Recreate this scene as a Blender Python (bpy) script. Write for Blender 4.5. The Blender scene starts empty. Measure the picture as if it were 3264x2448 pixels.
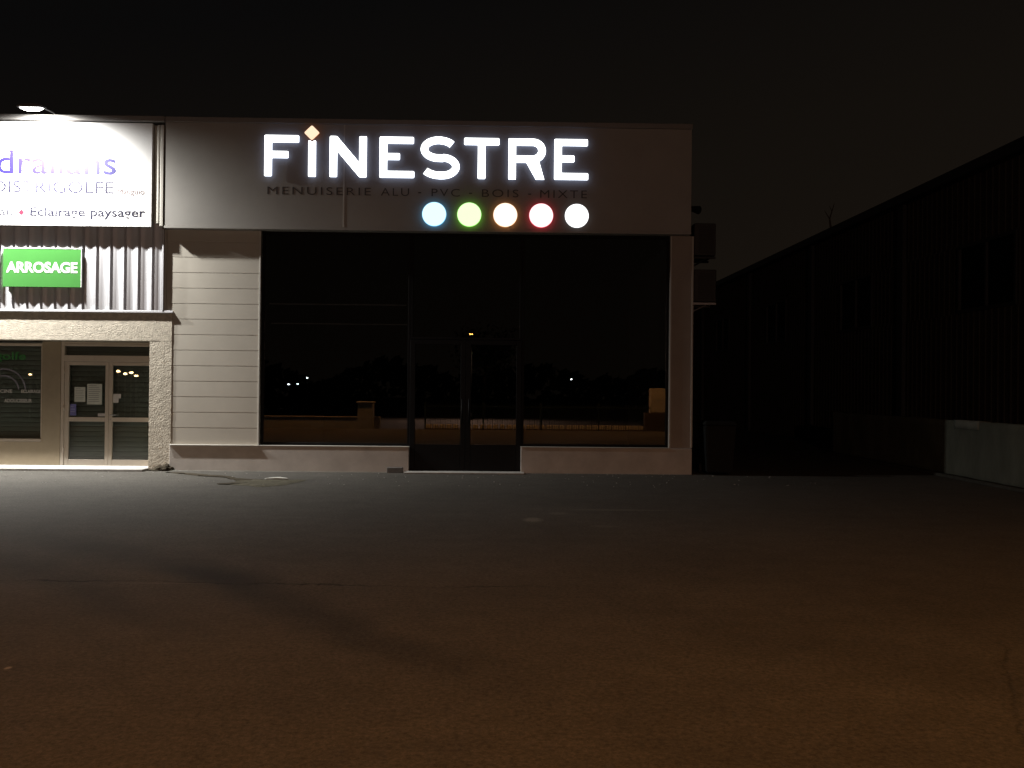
import bpy, bmesh, math, random
from mathutils import Vector, Matrix, noise

random.seed(7)
S = bpy.context.scene
C = S.collection
R = math.radians

# ------------------------------------------------------------------ camera
cam_data = bpy.data.cameras.new("camera")
cam_data.sensor_width = 36.0
cam_data.lens = 36.0 * 2873.0 / 3264.0
cam_data.clip_start = 0.05
cam_data.clip_end = 2000
cam = bpy.data.objects.new("camera", cam_data)
C.objects.link(cam)
yaw, pit, rol = R(0.9), R(0.35), R(0.55)
fwd = Vector((math.sin(yaw) * math.cos(pit), math.cos(yaw) * math.cos(pit), math.sin(pit)))
r0 = Vector((math.cos(yaw), -math.sin(yaw), 0))
u0 = r0.cross(fwd)
rt = r0 * math.cos(rol) + u0 * math.sin(rol)
up = -r0 * math.sin(rol) + u0 * math.cos(rol)
M = Matrix((rt, up, -fwd)).transposed().to_4x4()
M.translation = (0, -17.7, 1.645)
cam.matrix_world = M
S.camera = cam

# ------------------------------------------------------------------ render look
S.view_settings.view_transform = 'Standard'
S.view_settings.look = 'None'
S.view_settings.exposure = 0.0
S.view_settings.gamma = 1.0
S.render.engine = 'CYCLES'
S.cycles.use_denoising = True
S.cycles.denoiser = 'OPENIMAGEDENOISE'
S.cycles.denoising_prefilter = 'ACCURATE'
S.cycles.max_bounces = 6
S.cycles.sample_clamp_indirect = 0.6
S.cycles.caustics_reflective = False
S.cycles.caustics_refractive = False

# tuning values
FLOOD_W = 950.0          # roof floodlights: main beam
SPILL_W = 2200.0          # wide spill of the same floodlights
SODIUM_W = 2900.0          # street lamps behind the camera
LETTER_FACE = 4.5
SKY_LEVEL = 1.0

# ------------------------------------------------------------------ world: night sky with town glow low on the right
W = bpy.data.worlds.new("World")
S.world = W
W.use_nodes = True
nt = W.node_tree
nt.nodes.clear()
out = nt.nodes.new('ShaderNodeOutputWorld')
bg = nt.nodes.new('ShaderNodeBackground')
tc = nt.nodes.new('ShaderNodeTexCoord')
sep = nt.nodes.new('ShaderNodeSeparateXYZ')
nt.links.new(tc.outputs['Generated'], sep.inputs[0])
ramp = nt.nodes.new('ShaderNodeValToRGB')
e = ramp.color_ramp.elements
e[0].position, e[0].color = 0.0, (0.0085, 0.0061, 0.0042, 1)
e[1].position, e[1].color = 0.9, (0.0020, 0.0020, 0.0024, 1)
n1 = ramp.color_ramp.elements.new(0.22); n1.color = (0.0060, 0.0046, 0.0034, 1)
n2 = ramp.color_ramp.elements.new(0.42); n2.color = (0.0028, 0.0026, 0.0026, 1)
ma = nt.nodes.new('ShaderNodeMath'); ma.operation = 'MULTIPLY_ADD'     # z - 0.18*x : glow reaches higher on the right
nt.links.new(sep.outputs['X'], ma.inputs[0]); ma.inputs[1].default_value = -0.20
nt.links.new(sep.outputs['Z'], ma.inputs[2])
nt.links.new(ma.outputs[0], ramp.inputs[0])
nt.links.new(ramp.outputs[0], bg.inputs[0])
bg.inputs[1].default_value = SKY_LEVEL
nt.links.new(bg.outputs[0], out.inputs[0])


# ------------------------------------------------------------------ materials
def new_mat(name):
    m = bpy.data.materials.new(name)
    m.use_nodes = True
    return m, m.node_tree, m.node_tree.nodes['Principled BSDF']


def mat(name, col, rough=0.6, metal=0.0, spec=0.5, var=0.0, vscale=3.0, bump=0.0, bscale=60.0, bdist=0.01, stretch=None):
    m, t, b = new_mat(name)
    b.inputs['Roughness'].default_value = rough
    b.inputs['Metallic'].default_value = metal
    b.inputs['Specular IOR Level'].default_value = spec
    b.inputs['Base Color'].default_value = (*col, 1)
    tcn = t.nodes.new('ShaderNodeTexCoord')
    src = tcn.outputs['Object']
    if stretch:
        mp = t.nodes.new('ShaderNodeMapping')
        mp.inputs['Scale'].default_value = stretch
        t.links.new(src, mp.inputs[0])
        src = mp.outputs[0]
    if var > 0:
        n = t.nodes.new('ShaderNodeTexNoise')
        n.inputs['Scale'].default_value = vscale
        n.inputs['Detail'].default_value = 8
        n.inputs['Roughness'].default_value = 0.65
        t.links.new(src, n.inputs['Vector'])
        r = t.nodes.new('ShaderNodeValToRGB')
        r.color_ramp.elements[0].position = 0.3
        r.color_ramp.elements[1].position = 0.7
        r.color_ramp.elements[0].color = (*[c * (1 - var) for c in col], 1)
        r.color_ramp.elements[1].color = (*[min(1, c * (1 + var)) for c in col], 1)
        t.links.new(n.outputs['Fac'], r.inputs[0])
        t.links.new(r.outputs[0], b.inputs['Base Color'])
    if bump > 0:
        n = t.nodes.new('ShaderNodeTexNoise')
        n.inputs['Scale'].default_value = bscale
        n.inputs['Detail'].default_value = 5
        t.links.new(src, n.inputs['Vector'])
        bp = t.nodes.new('ShaderNodeBump')
        bp.inputs['Strength'].default_value = bump
        bp.inputs['Distance'].default_value = bdist
        t.links.new(n.outputs['Fac'], bp.inputs['Height'])
        t.links.new(bp.outputs[0], b.inputs['Normal'])
    return m


def emat(name, col, strength, sample=True):
    m = bpy.data.materials.new(name)
    m.use_nodes = True
    if not sample:
        m.cycles.emission_sampling = 'NONE'      # the lamp object beside it does the lighting
    t = m.node_tree
    t.nodes.clear()
    o = t.nodes.new('ShaderNodeOutputMaterial')
    em = t.nodes.new('ShaderNodeEmission')
    em.inputs[0].default_value = (*col, 1)
    em.inputs[1].default_value = strength
    t.links.new(em.outputs[0], o.inputs[0])
    return m


def glass(name, reflect, trans, rtint=(1, 1, 1)):
    """thin pane: part mirror, part see-through, rest absorbed"""
    m = bpy.data.materials.new(name)
    m.use_nodes = True
    t = m.node_tree
    t.nodes.clear()
    o = t.nodes.new('ShaderNodeOutputMaterial')
    tr = t.nodes.new('ShaderNodeBsdfTransparent')
    tr.inputs[0].default_value = (*trans, 1)
    gl = t.nodes.new('ShaderNodeBsdfGlossy')
    gl.inputs['Roughness'].default_value = 0.0
    gl.inputs['Color'].default_value = (*rtint, 1)
    mx = t.nodes.new('ShaderNodeMixShader')
    lw = t.nodes.new('ShaderNodeLayerWeight')
    lw.inputs['Blend'].default_value = 0.25
    mad = t.nodes.new('ShaderNodeMath'); mad.operation = 'MULTIPLY_ADD'; mad.use_clamp = True
    mad.inputs[1].default_value = 0.5
    mad.inputs[2].default_value = reflect
    t.links.new(lw.outputs['Fresnel'], mad.inputs[0])
    t.links.new(mad.outputs[0], mx.inputs[0])
    t.links.new(tr.outputs[0], mx.inputs[1])
    t.links.new(gl.outputs[0], mx.inputs[2])
    t.links.new(mx.outputs[0], o.inputs[0])
    return m


def asphalt_mat():
    m, t, b = new_mat('asphalt')
    L = t.links.new
    N = t.nodes.new
    tcn = N('ShaderNodeTexCoord')
    P = tcn.outputs['Object']

    def noise_(scale, detail=6, rough=0.6, vec=P):
        n = N('ShaderNodeTexNoise')
        n.inputs['Scale'].default_value = scale
        n.inputs['Detail'].default_value = detail
        n.inputs['Roughness'].default_value = rough
        L(vec, n.inputs['Vector'])
        return n.outputs['Fac']

    def math_(op, a, b_, c=None, clamp=False):
        n = N('ShaderNodeMath'); n.operation = op; n.use_clamp = clamp
        for i, v in enumerate((a, b_, c)):
            if v is None:
                continue
            if isinstance(v, (int, float)):
                n.inputs[i].default_value = v
            else:
                L(v, n.inputs[i])
        return n.outputs[0]

    def rng(v, a, b_, c, d, smooth=False):
        n = N('ShaderNodeMapRange')
        if smooth:
            n.interpolation_type = 'SMOOTHSTEP'
        n.inputs[1].default_value, n.inputs[2].default_value = a, b_
        n.inputs[3].default_value, n.inputs[4].default_value = c, d
        L(v, n.inputs[0])
        return n.outputs[0]

    sp = N('ShaderNodeSeparateXYZ'); L(P, sp.inputs[0])
    X, Y = sp.outputs['X'], sp.outputs['Y']
    large = rng(noise_(0.35, 5, 0.6), 0.3, 0.7, 0.84, 1.16)
    mid = rng(noise_(3.5, 8, 0.8), 0.3, 0.7, 0.78, 1.22)
    fine = rng(noise_(30, 6, 0.85), 0.32, 0.68, 0.35, 1.65)
    grit = rng(noise_(75, 3, 0.7), 0.64, 0.74, 0.0, 1.3)
    # streaky wear running along the front
    mp = N('ShaderNodeMapping'); mp.inputs['Scale'].default_value = (0.35, 2.6, 1); L(P, mp.inputs[0])
    streak = rng(noise_(1.0, 6, 0.65, mp.outputs[0]), 0.3, 0.7, 0.93, 1.07)
    v = math_('MULTIPLY', math_('MULTIPLY', large, mid), math_('MULTIPLY', fine, streak))
    v = math_('ADD', v, grit)

    # soft dark bands sweeping diagonally over the ground
    wob = math_('MULTIPLY', math_('SUBTRACT', noise_(0.5, 3), 0.5), 0.9)
    band_total = None
    for (x0, y0, x1, y1, wd, amt) in ((-2.7, -9.5, -0.2, -12.3, 0.42, 0.42), (-4.9, -7.8, -2.0, -10.1, 0.5, 0.34),
                                      (-4.7, -8.9, -2.4, -11.4, 0.4, 0.30), (0.6, -10.4, 3.6, -13.4, 0.6, 0.16)):
        dx, dy = x1 - x0, y1 - y0
        ln = math.hypot(dx, dy); dx, dy = dx / ln, dy / ln
        px = math_('SUBTRACT', X, x0); py = math_('SUBTRACT', Y, y0)
        al = math_('ADD', math_('MULTIPLY', px, dx), math_('MULTIPLY', py, dy))
        ac = math_('ADD', math_('MULTIPLY', px, -dy), math_('MULTIPLY', py, dx))
        ac = math_('ABSOLUTE', math_('ADD', ac, wob), 0)
        mk = rng(ac, 0.0, wd, amt, 0.0, True)
        mk = math_('MULTIPLY', mk, rng(al, -0.8, 0.6, 0, 1, True))
        mk = math_('MULTIPLY', mk, rng(al, ln - 0.8, ln + 0.9, 1, 0, True))
        band_total = mk if band_total is None else math_('ADD', band_total, mk)
    v = math_('MULTIPLY', v, math_('SUBTRACT', 1.0, band_total))

    # long crack across the yard and a second one at right
    w2 = math_('MULTIPLY', math_('SUBTRACT', noise_(0.8, 8, 0.75), 0.5), 0.55)
    d = math_('ABSOLUTE', math_('ADD', math_('ADD', Y, 10.17), math_('ADD', w2, math_('MULTIPLY', X, 0.035))), 0)
    gap = rng(noise_(0.9, 3), 0.40, 0.52, 0, 1)
    ck = math_('MULTIPLY', rng(d, 0.004, 0.022, 0.75, 0.0), gap)
    ck = math_('MULTIPLY', ck, rng(X, 0.2, 0.9, 1, 0))
    d2 = math_('ABSOLUTE', math_('ADD', math_('SUBTRACT', X, math_('MULTIPLY', math_('ADD', Y, 12.6), 0.5)), math_('ADD', w2, -2.95)), 0)
    ck2 = math_('MULTIPLY', rng(d2, 0.003, 0.02, 0.3, 0.0), rng(Y, -11.6, -11.9, 0, 1))
    cks = math_('ADD', ck, ck2, None, True)
    v = math_('MULTIPLY', v, math_('SUBTRACT', 1.0, cks))

    # pale smears (worn paint / spilt cement)
    for (cx, cy, rx, ry, amt) in ((0.46, -6.3, 0.13, 0.22, 1.3), (0.82, -5.69, 0.15, 0.13, 0.6), (1.7, -5.3, 0.75, 0.10, 0.55),
                                  (-2.8, -10.12, 0.45, 0.03, 0.5), (-2.83, -12.41, 0.02, 0.03, 3.0), (1.3, -6.8, 0.2, 0.1, 0.4)):
        ex = math_('DIVIDE', math_('SUBTRACT', X, cx), rx)
        ey = math_('DIVIDE', math_('SUBTRACT', Y, cy), ry)
        rr = math_('SQRT', math_('ADD', math_('MULTIPLY', ex, ex), math_('MULTIPLY', ey, ey)), 0)
        rr = math_('ADD', rr, math_('MULTIPLY', math_('SUBTRACT', noise_(7, 5, 0.7), 0.5), 1.6))
        v = math_('ADD', v, rng(rr, 0.5, 1.1, amt, 0.0))

    mul = N('ShaderNodeMix'); mul.data_type = 'RGBA'; mul.blend_type = 'MULTIPLY'
    mul.inputs[0].default_value = 1.0
    mul.inputs[6].default_value = (0.069, 0.064, 0.056, 1)
    cmb = N('ShaderNodeCombineXYZ')
    for i in range(3):
        L(v, cmb.inputs[i])
    L(cmb.outputs[0], mul.inputs[7])
    L(mul.outputs[2], b.inputs['Base Color'])
    b.inputs['Roughness'].default_value = 0.85
    b.inputs['Specular IOR Level'].default_value = 0.25
    hb = math_('SUBTRACT', math_('MULTIPLY', noise_(55, 4, 0.7), 0.9), math_('MULTIPLY', cks, 2.0))
    bp = N('ShaderNodeBump'); bp.inputs['Strength'].default_value = 0.7; bp.inputs['Distance'].default_value = 0.012
    L(hb, bp.inputs['Height']); L(bp.outputs[0], b.inputs['Normal'])
    return m


ASPHALT = asphalt_mat()
FASCIA = mat('fascia_paint', (0.385, 0.37, 0.345), 0.55, spec=0.3, var=0.06, vscale=1.2, bump=0.05, bscale=120, bdist=0.002)
COPING = mat('coping_metal', (0.26, 0.25, 0.24), 0.5, var=0.08, vscale=2)
TRIM = mat('trim_metal', (0.52, 0.50, 0.45), 0.45, var=0.06, vscale=3)
CLAD = mat('cladding_paint', (0.53, 0.495, 0.43), 0.5, spec=0.35, var=0.05, vscale=1.6, bump=0.06, bscale=90, bdist=0.002)
COLUMN = mat('column_render', (0.36, 0.32, 0.285), 0.85, spec=0.2, var=0.08, vscale=2.0, bump=0.25, bscale=70, bdist=0.004)
PLINTH = mat('plinth_render', (0.53, 0.49, 0.45), 0.9, spec=0.2, var=0.13, vscale=2.6, bump=0.35, bscale=70, bdist=0.006)
BLACK = mat('black_aluminium', (0.0035, 0.0035, 0.004), 0.6, spec=0.15, var=0.1, vscale=8)
SHOPGLASS = glass('shop_glass', 0.125, (0.70, 0.72, 0.74))
DOORGLASS = glass('door_glass', 0.10, (0.84, 0.88, 0.85))
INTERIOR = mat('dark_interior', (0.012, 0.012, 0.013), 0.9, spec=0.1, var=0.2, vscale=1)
RAIL = mat('interior_rail', (0.42, 0.42, 0.40), 0.6, var=0.1)
WHITEMETAL = mat('corrugated_white', (0.64, 0.64, 0.67), 0.33, spec=0.6, var=0.07, vscale=2.5, stretch=(3, 1, 0.4))
ROUGHCAST = mat('roughcast', (0.55, 0.50, 0.415), 0.95, spec=0.15, var=0.22, vscale=14, bump=0.8, bscale=44, bdist=0.015)
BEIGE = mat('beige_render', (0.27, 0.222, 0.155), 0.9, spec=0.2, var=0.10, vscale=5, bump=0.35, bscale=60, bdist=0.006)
WINFRAME = mat('window_frame_paint', (0.50, 0.44, 0.36), 0.5, var=0.06, vscale=6)
SHUTTER = mat('shutter_metal', (0.32, 0.33, 0.32), 0.5, spec=0.4, var=0.12, vscale=4, stretch=(0.5, 1, 6))
CONCRETE = mat('concrete', (0.36, 0.35, 0.33), 0.9, spec=0.2, var=0.2, vscale=5, bump=0.5, bscale=40, bdist=0.01)
OLDWALL = mat('old_wall_render', (0.125, 0.13, 0.105), 0.95, spec=0.1, var=0.30, vscale=1.6, bump=0.5, bscale=25, bdist=0.015, stretch=(1, 1, 0.35))
OLDFOOT = mat('old_wall_footing', (0.06, 0.06, 0.052), 0.95, spec=0.1, var=0.25, vscale=5, bump=0.5, bscale=40, bdist=0.01)
OLDPATCH = mat('old_wall_patch', (0.19, 0.19, 0.16), 0.95, spec=0.1, var=0.2, vscale=4, bump=0.4, bscale=30, bdist=0.01)
BLOCKGREY = mat('block_grey', (0.15, 0.145, 0.14), 0.95, spec=0.1, var=0.2, vscale=12, bump=0.5, bscale=50, bdist=0.006)
WAREHOUSE = mat('warehouse_cladding', (0.062, 0.054, 0.044), 0.8, spec=0.2, var=0.15, vscale=0.8)
WHROOF = mat('warehouse_gutter', (0.03, 0.03, 0.032), 0.6, var=0.1)
SIGNWHITE = mat('sign_panel_white', (0.80, 0.80, 0.80), 0.34, spec=0.5, var=0.03, vscale=1)
PURPLE = mat('sign_purple', (0.014, 0.010, 0.088), 0.40, spec=0.5, var=0.03)
SLATE = mat('sign_slate', (0.016, 0.015, 0.036), 0.40, spec=0.5, var=0.03)
NAVY = mat('sign_navy', (0.016, 0.016, 0.035), 0.40, spec=0.5, var=0.03)
MAROON = mat('sign_maroon', (0.085, 0.045, 0.05), 0.40, spec=0.5, var=0.03)
RED = mat('sign_red', (0.22, 0.015, 0.04), 0.45, var=0.03)
GREEN = mat('sign_green', (0.055, 0.24, 0.045), 0.45, spec=0.4, var=0.05, vscale=3)
GREENVINYL = mat('green_vinyl', (0.02, 0.16, 0.025), 0.5, var=0.05)
WHITEPAINT = mat('white_paint', (0.80, 0.82, 0.80), 0.5, var=0.03)
VINYL = mat('white_vinyl', (0.62, 0.62, 0.60), 0.6, var=0.05, vscale=20)
ARCVINYL = mat('faded_arc_vinyl', (0.16, 0.15, 0.18), 0.6, var=0.1)
PAPER = mat('notice_paper', (0.56, 0.60, 0.54), 0.8, var=0.06, vscale=9)
INK = mat('notice_ink', (0.12, 0.12, 0.13), 0.8, var=0.05)
BLUEINK = mat('blue_print', (0.12, 0.12, 0.30), 0.6, var=0.2, vscale=12)
TAGLINE = mat('tagline_dark', (0.06, 0.055, 0.053), 0.5, var=0.05)
PLASTIC = mat('bin_plastic', (0.009, 0.010, 0.010), 0.6, spec=0.2, var=0.1)
RUBBER = mat('rubber', (0.015, 0.015, 0.015), 0.8)
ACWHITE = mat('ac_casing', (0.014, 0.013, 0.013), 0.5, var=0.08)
ACDARK = mat('ac_grille', (0.012, 0.012, 0.012), 0.6)
PALESTONE = mat('pale_stone', (0.42, 0.42, 0.38), 0.85, var=0.12, vscale=14, bump=0.3, bscale=60, bdist=0.005)
STEEL = mat('galvanised_steel', (0.35, 0.35, 0.36), 0.4, metal=0.6, var=0.1)
DIRT = mat('dark_dirt', (0.05, 0.042, 0.03), 0.95, spec=0.1, var=0.35, vscale=20, bump=0.9, bscale=50, bdist=0.02)
PATCH = mat('broken_asphalt', (0.085, 0.078, 0.058), 0.95, spec=0.1, var=0.35, vscale=9, bump=0.9, bscale=30, bdist=0.02)
FENCEMAT = mat('fence_green', (0.02, 0.035, 0.02), 0.5, var=0.1)
CREAM = mat('cream_render', (0.70, 0.64, 0.52), 0.9, var=0.12, vscale=4)
OCHRE = mat('ochre_render', (0.42, 0.26, 0.12), 0.9, var=0.15, vscale=4)
BARK = mat('bark', (0.10, 0.075, 0.05), 0.95, var=0.3, vscale=10, bump=0.8, bscale=25, bdist=0.02)
LEAF = mat('leaf', (0.05, 0.075, 0.025), 0.6, var=0.35, vscale=3)
DARKPOLE = mat('dark_pole_paint', (0.008, 0.009, 0.008), 0.95, spec=0.05, var=0.1)
LAMPGREY = mat('lamp_housing', (0.22, 0.22, 0.22), 0.4, var=0.06)


# ------------------------------------------------------------------ object helpers
def obj(name, bm, m, parent=None, label=None, cat=None, group=None, kind=None, smooth=False, recalc=True):
    if recalc:
        bmesh.ops.recalc_face_normals(bm, faces=bm.faces[:])
    me = bpy.data.meshes.new(name)
    bm.to_mesh(me)
    bm.free()
    for mm in (m if isinstance(m, (list, tuple)) else [m]):
        me.materials.append(mm)
    if smooth:
        for p in me.polygons:
            p.use_smooth = True
    o = bpy.data.objects.new(name, me)
    C.objects.link(o)
    if parent:
        o.parent = parent
    tag(o, label, cat, group, kind)
    return o


def tag(o, label=None, cat=None, group=None, kind=None):
    for k, v in (('label', label), ('category', cat), ('group', group), ('kind', kind)):
        if v:
            o[k] = v
    return o


def thing(name, label, cat, loc=(0, 0, 0), group=None):
    o = bpy.data.objects.new(name, None)
    o.empty_display_size = 0.2
    o.location = loc
    C.objects.link(o)
    return tag(o, label, cat, group)


def rel(o):
    """offset so that world-coordinate meshes can hang under a placed Empty"""
    return Vector(o.location)


def box(bm, x0, x1, y0, y1, z0, z1, off=(0, 0, 0), bev=0.0, seg=1, mi=0):
    ox, oy, oz = off
    vs = [bm.verts.new((x - ox, y - oy, z - oz)) for x in (x0, x1) for y in (y0, y1) for z in (z0, z1)]
    fs = [(0, 1, 3, 2), (4, 6, 7, 5), (0, 4, 5, 1), (2, 3, 7, 6), (0, 2, 6, 4), (1, 5, 7, 3)]
    faces = [bm.faces.new([vs[i] for i in f]) for f in fs]
    for f in faces:
        f.material_index = mi
    if bev > 0:
        ed = list({e for f in faces for e in f.edges})
        bmesh.ops.bevel(bm, geom=ed, offset=bev, segments=seg, affect='EDGES', profile=0.5)
    return faces


def bxs(*boxes, off=(0, 0, 0), bev=0.0, seg=1):
    bm = bmesh.new()
    for b in boxes:
        box(bm, *b, off=off, bev=bev, seg=seg)
    return bm


def tube(bm, p0, p1, r0_, r1_=None, n=12, caps=True):
    r1_ = r0_ if r1_ is None else r1_
    p0, p1 = Vector(p0), Vector(p1)
    d = (p1 - p0).normalized()
    a = d.orthogonal().normalized()
    b = d.cross(a)
    A, B = [], []
    for i in range(n):
        t = 2 * math.pi * i / n
        v = a * math.cos(t) + b * math.sin(t)
        A.append(bm.verts.new(p0 + v * r0_))
        B.append(bm.verts.new(p1 + v * r1_))
    for i in range(n):
        bm.faces.new((A[i], A[(i + 1) % n], B[(i + 1) % n], B[i]))
    if caps:
        bm.faces.new(A[::-1])
        bm.faces.new(B)


def fillet(pts, r, n=4):
    """round every corner of a closed 2-D polygon by radius r (less where sides are short)"""
    outp = []
    k = len(pts)
    for i in range(k):
        p, a, b = Vector(pts[i]), Vector(pts[i - 1]), Vector(pts[(i + 1) % k])
        u, v = (a - p), (b - p)
        lu, lv = u.length, v.length
        if lu < 1e-6 or lv < 1e-6:
            outp.append(tuple(p)); continue
        t = min(r, lu * 0.45, lv * 0.45)
        q0, q1 = p + u / lu * t, p + v / lv * t
        for j in range(n + 1):
            s = j / n
            outp.append(tuple(q0 * (1 - s) ** 2 + p * 2 * s * (1 - s) + q1 * s * s))
    return outp


def prism_xz(bm, pts, y0, y1, off=(0, 0, 0)):
    """closed outline in X,Z extruded from y0 (front, smaller) to y1; front face gets material 0, sides and back 1"""
    A = [bm.verts.new((x - off[0], y0 - off[1], z - off[2])) for x, z in pts]
    B = [bm.verts.new((x - off[0], y1 - off[1], z - off[2])) for x, z in pts]
    f = bm.faces.new(A); f.material_index = 0
    g = bm.faces.new(B[::-1]); g.material_index = 1
    n = len(pts)
    for i in range(n):
        q = bm.faces.new((A[i], B[i], B[(i + 1) % n], A[(i + 1) % n]))
        q.material_index = 1


def strip_xz(bm, path, w, y0, y1, off=(0, 0, 0)):
    """a stroke of constant width along an open path in X,Z"""
    L, Rr = [], []
    n = len(path)
    for i in range(n):
        p = Vector(path[i])
        d = (Vector(path[min(i + 1, n - 1)]) - Vector(path[max(i - 1, 0)])).normalized()
        nn = Vector((-d.y, d.x))
        L.append(p + nn * w / 2)
        Rr.append(p - nn * w / 2)
    prism_xz(bm, [tuple(v) for v in L] + [tuple(v) for v in Rr[::-1]], y0, y1, off)


def text_bm(s, x0, x1, z0, z1, y_front, thick, bold=0.0, spacing=1.0, off=(0, 0, 0)):
    """lettering from the built-in font, fitted to a rectangle on a wall that faces -Y"""
    cu = bpy.data.curves.new('lettering', 'FONT')
    cu.body = s
    cu.size = 1.0
    cu.offset = bold
    cu.space_character = spacing
    cu.extrude = 0.5
    cu.resolution_u = 4
    to = bpy.data.objects.new('lettering', cu)
    C.objects.link(to)
    dg = bpy.context.evaluated_depsgraph_get()
    me = bpy.data.meshes.new_from_object(to.evaluated_get(dg))
    bpy.data.objects.remove(to)
    bpy.data.curves.remove(cu)
    xs = [v.co.x for v in me.vertices]; ys = [v.co.y for v in me.vertices]
    ax, bx_, ay, by = min(xs), max(xs), min(ys), max(ys)
    bm = bmesh.new()
    bm.from_mesh(me)
    bpy.data.meshes.remove(me)
    for v in bm.verts:
        X = x0 + (v.co.x - ax) / (bx_ - ax) * (x1 - x0)
        Z = z0 + (v.co.y - ay) / (by - ay) * (z1 - z0)
        Y = y_front + (0.5 - v.co.z) * thick
        v.co = (X - off[0], Y - off[1], Z - off[2])
    for f in bm.faces:
        f.material_index = 0
    return bm


def rough_box(x0, x1, y0, y1, z0, z1, step=0.05, amp=0.012, seed=0.0, scale=9.0):
    """box with a gridded, slightly lumpy surface (hand thrown render)"""
    bm = bmesh.new()
    def grid(o, u, v, nu, nv):
        vs = [[bm.verts.new(o + u * (i / nu) + v * (j / nv)) for j in range(nv + 1)] for i in range(nu + 1)]
        for i in range(nu):
            for j in range(nv):
                bm.faces.new((vs[i][j], vs[i + 1][j], vs[i + 1][j + 1], vs[i][j + 1]))
    dx, dy, dz = x1 - x0, y1 - y0, z1 - z0
    nx, ny, nz = max(1, int(dx / step)), max(1, int(dy / step)), max(1, int(dz / step))
    V = Vector
    for y in (y0, y1):
        grid(V((x0, y, z0)), V((dx, 0, 0)), V((0, 0, dz)), nx, nz)
    for x in (x0, x1):
        grid(V((x, y0, z0)), V((0, dy, 0)), V((0, 0, dz)), ny, nz)
    for z in (z0, z1):
        grid(V((x0, y0, z)), V((dx, 0, 0)), V((0, dy, 0)), nx, ny)
    bmesh.ops.remove_doubles(bm, verts=bm.verts[:], dist=1e-5)
    for v in bm.verts:
        n = noise.noise_vector(v.co * scale + V((seed, seed, seed))) + 0.6 * noise.noise_vector(v.co * scale * 2.7)
        v.co += n * amp
    return bm


# ================================================================== SETTING: ground
bm = bmesh.new()
ys = [-200, -60, -22, -19, -17, -8, -3, 0, 30, 200]
zs = {-200: -0.55, -60: -0.55, -22: -0.55, -19: -0.02}
xs_ = [-200, -40, -15, -8, 0, 8, 15, 40, 200]
grid_v = [[bm.verts.new((x, y, zs.get(y, 0.0))) for y in ys] for x in xs_]
for i in range(len(xs_) - 1):
    for j in range(len(ys) - 1):
        bm.faces.new((grid_v[i][j], grid_v[i + 1][j], grid_v[i + 1][j + 1], grid_v[i][j + 1]))
obj('forecourt_ground', bm, ASPHALT, kind='structure')

# broken patch of ground near the shop wall
bm = bmesh.new()
out_pts = [(-4.72, -2.36), (-4.45, -2.05), (-4.62, -1.86), (-4.30, -1.62), (-3.75, -1.60), (-3.36, -1.58), (-3.42, -2.0), (-3.55, -2.5), (-3.85, -2.86), (-4.2, -2.62)]
cv = bm.verts.new((-4.0, -2.1, 0.014))
ring, ring2 = [], []
for i, (x, y) in enumerate(fillet(out_pts, 0.12, 3)):
    j = random.uniform(-0.025, 0.025)
    ring.append(bm.verts.new((x + j, y + j, 0.004)))
    ring2.append(bm.verts.new((-4.0 + (x + 4.0) * 0.8, -2.1 + (y + 2.1) * 0.8, 0.012 + random.uniform(-0.004, 0.012))))
for i in range(len(ring)):
    k = (i + 1) % len(ring)
    bm.faces.new((ring[i], ring[k], ring2[k], ring2[i]))
    bm.faces.new((ring2[i], ring2[k], cv))
obj('ground_patch', bm, PATCH, kind='structure')

# dark runs of silt along the foot of the wall, each a low crust
for pts_ in ([(-6.35, -0.40), (-5.9, -0.70), (-5.5, -1.05), (-5.0, -1.25), (-4.72, -1.62), (-4.55, -1.84), (-4.30, -1.80), (-4.02, -1.74), (-4.3, -1.66), (-4.62, -1.52), (-4.95, -1.08), (-5.45, -0.86), (-5.9, -0.50)],
             [(-4.78, -2.45), (-4.5, -2.25), (-4.2, -2.3), (-4.4, -2.42), (-4.6, -2.52)]):
    bm = bmesh.new()
    pp = [(x + random.uniform(-.03, .03), y + random.uniform(-.03, .03)) for x, y in fillet(pts_, 0.1, 3)]
    low = [bm.verts.new((x, y, 0.002)) for x, y in pp]
    cx, cy = sum(p[0] for p in pp) / len(pp), sum(p[1] for p in pp) / len(pp)
    top = [bm.verts.new((x + (cx - x) * 0.06, y + (cy - y) * 0.06, 0.016)) for x, y in pp]
    for i in range(len(pp)):
        k = (i + 1) % len(pp)
        bm.faces.new((low[i], low[k], top[k], top[i]))
    bm.faces.new(top)
    obj('ground_silt', bm, DIRT, kind='structure')

# ================================================================== SHOP (centre)
shop = thing('shop_building', 'flat roofed pale shop front with wide dark glazing behind the glowing letters', 'shop building')
FX0, FX1, FZ0, FZ1, FY = -6.50, 3.757, 4.715, 6.775, -0.12  # facade coordinates, here and below, back-projected from image pixels onto wall planes
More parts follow.
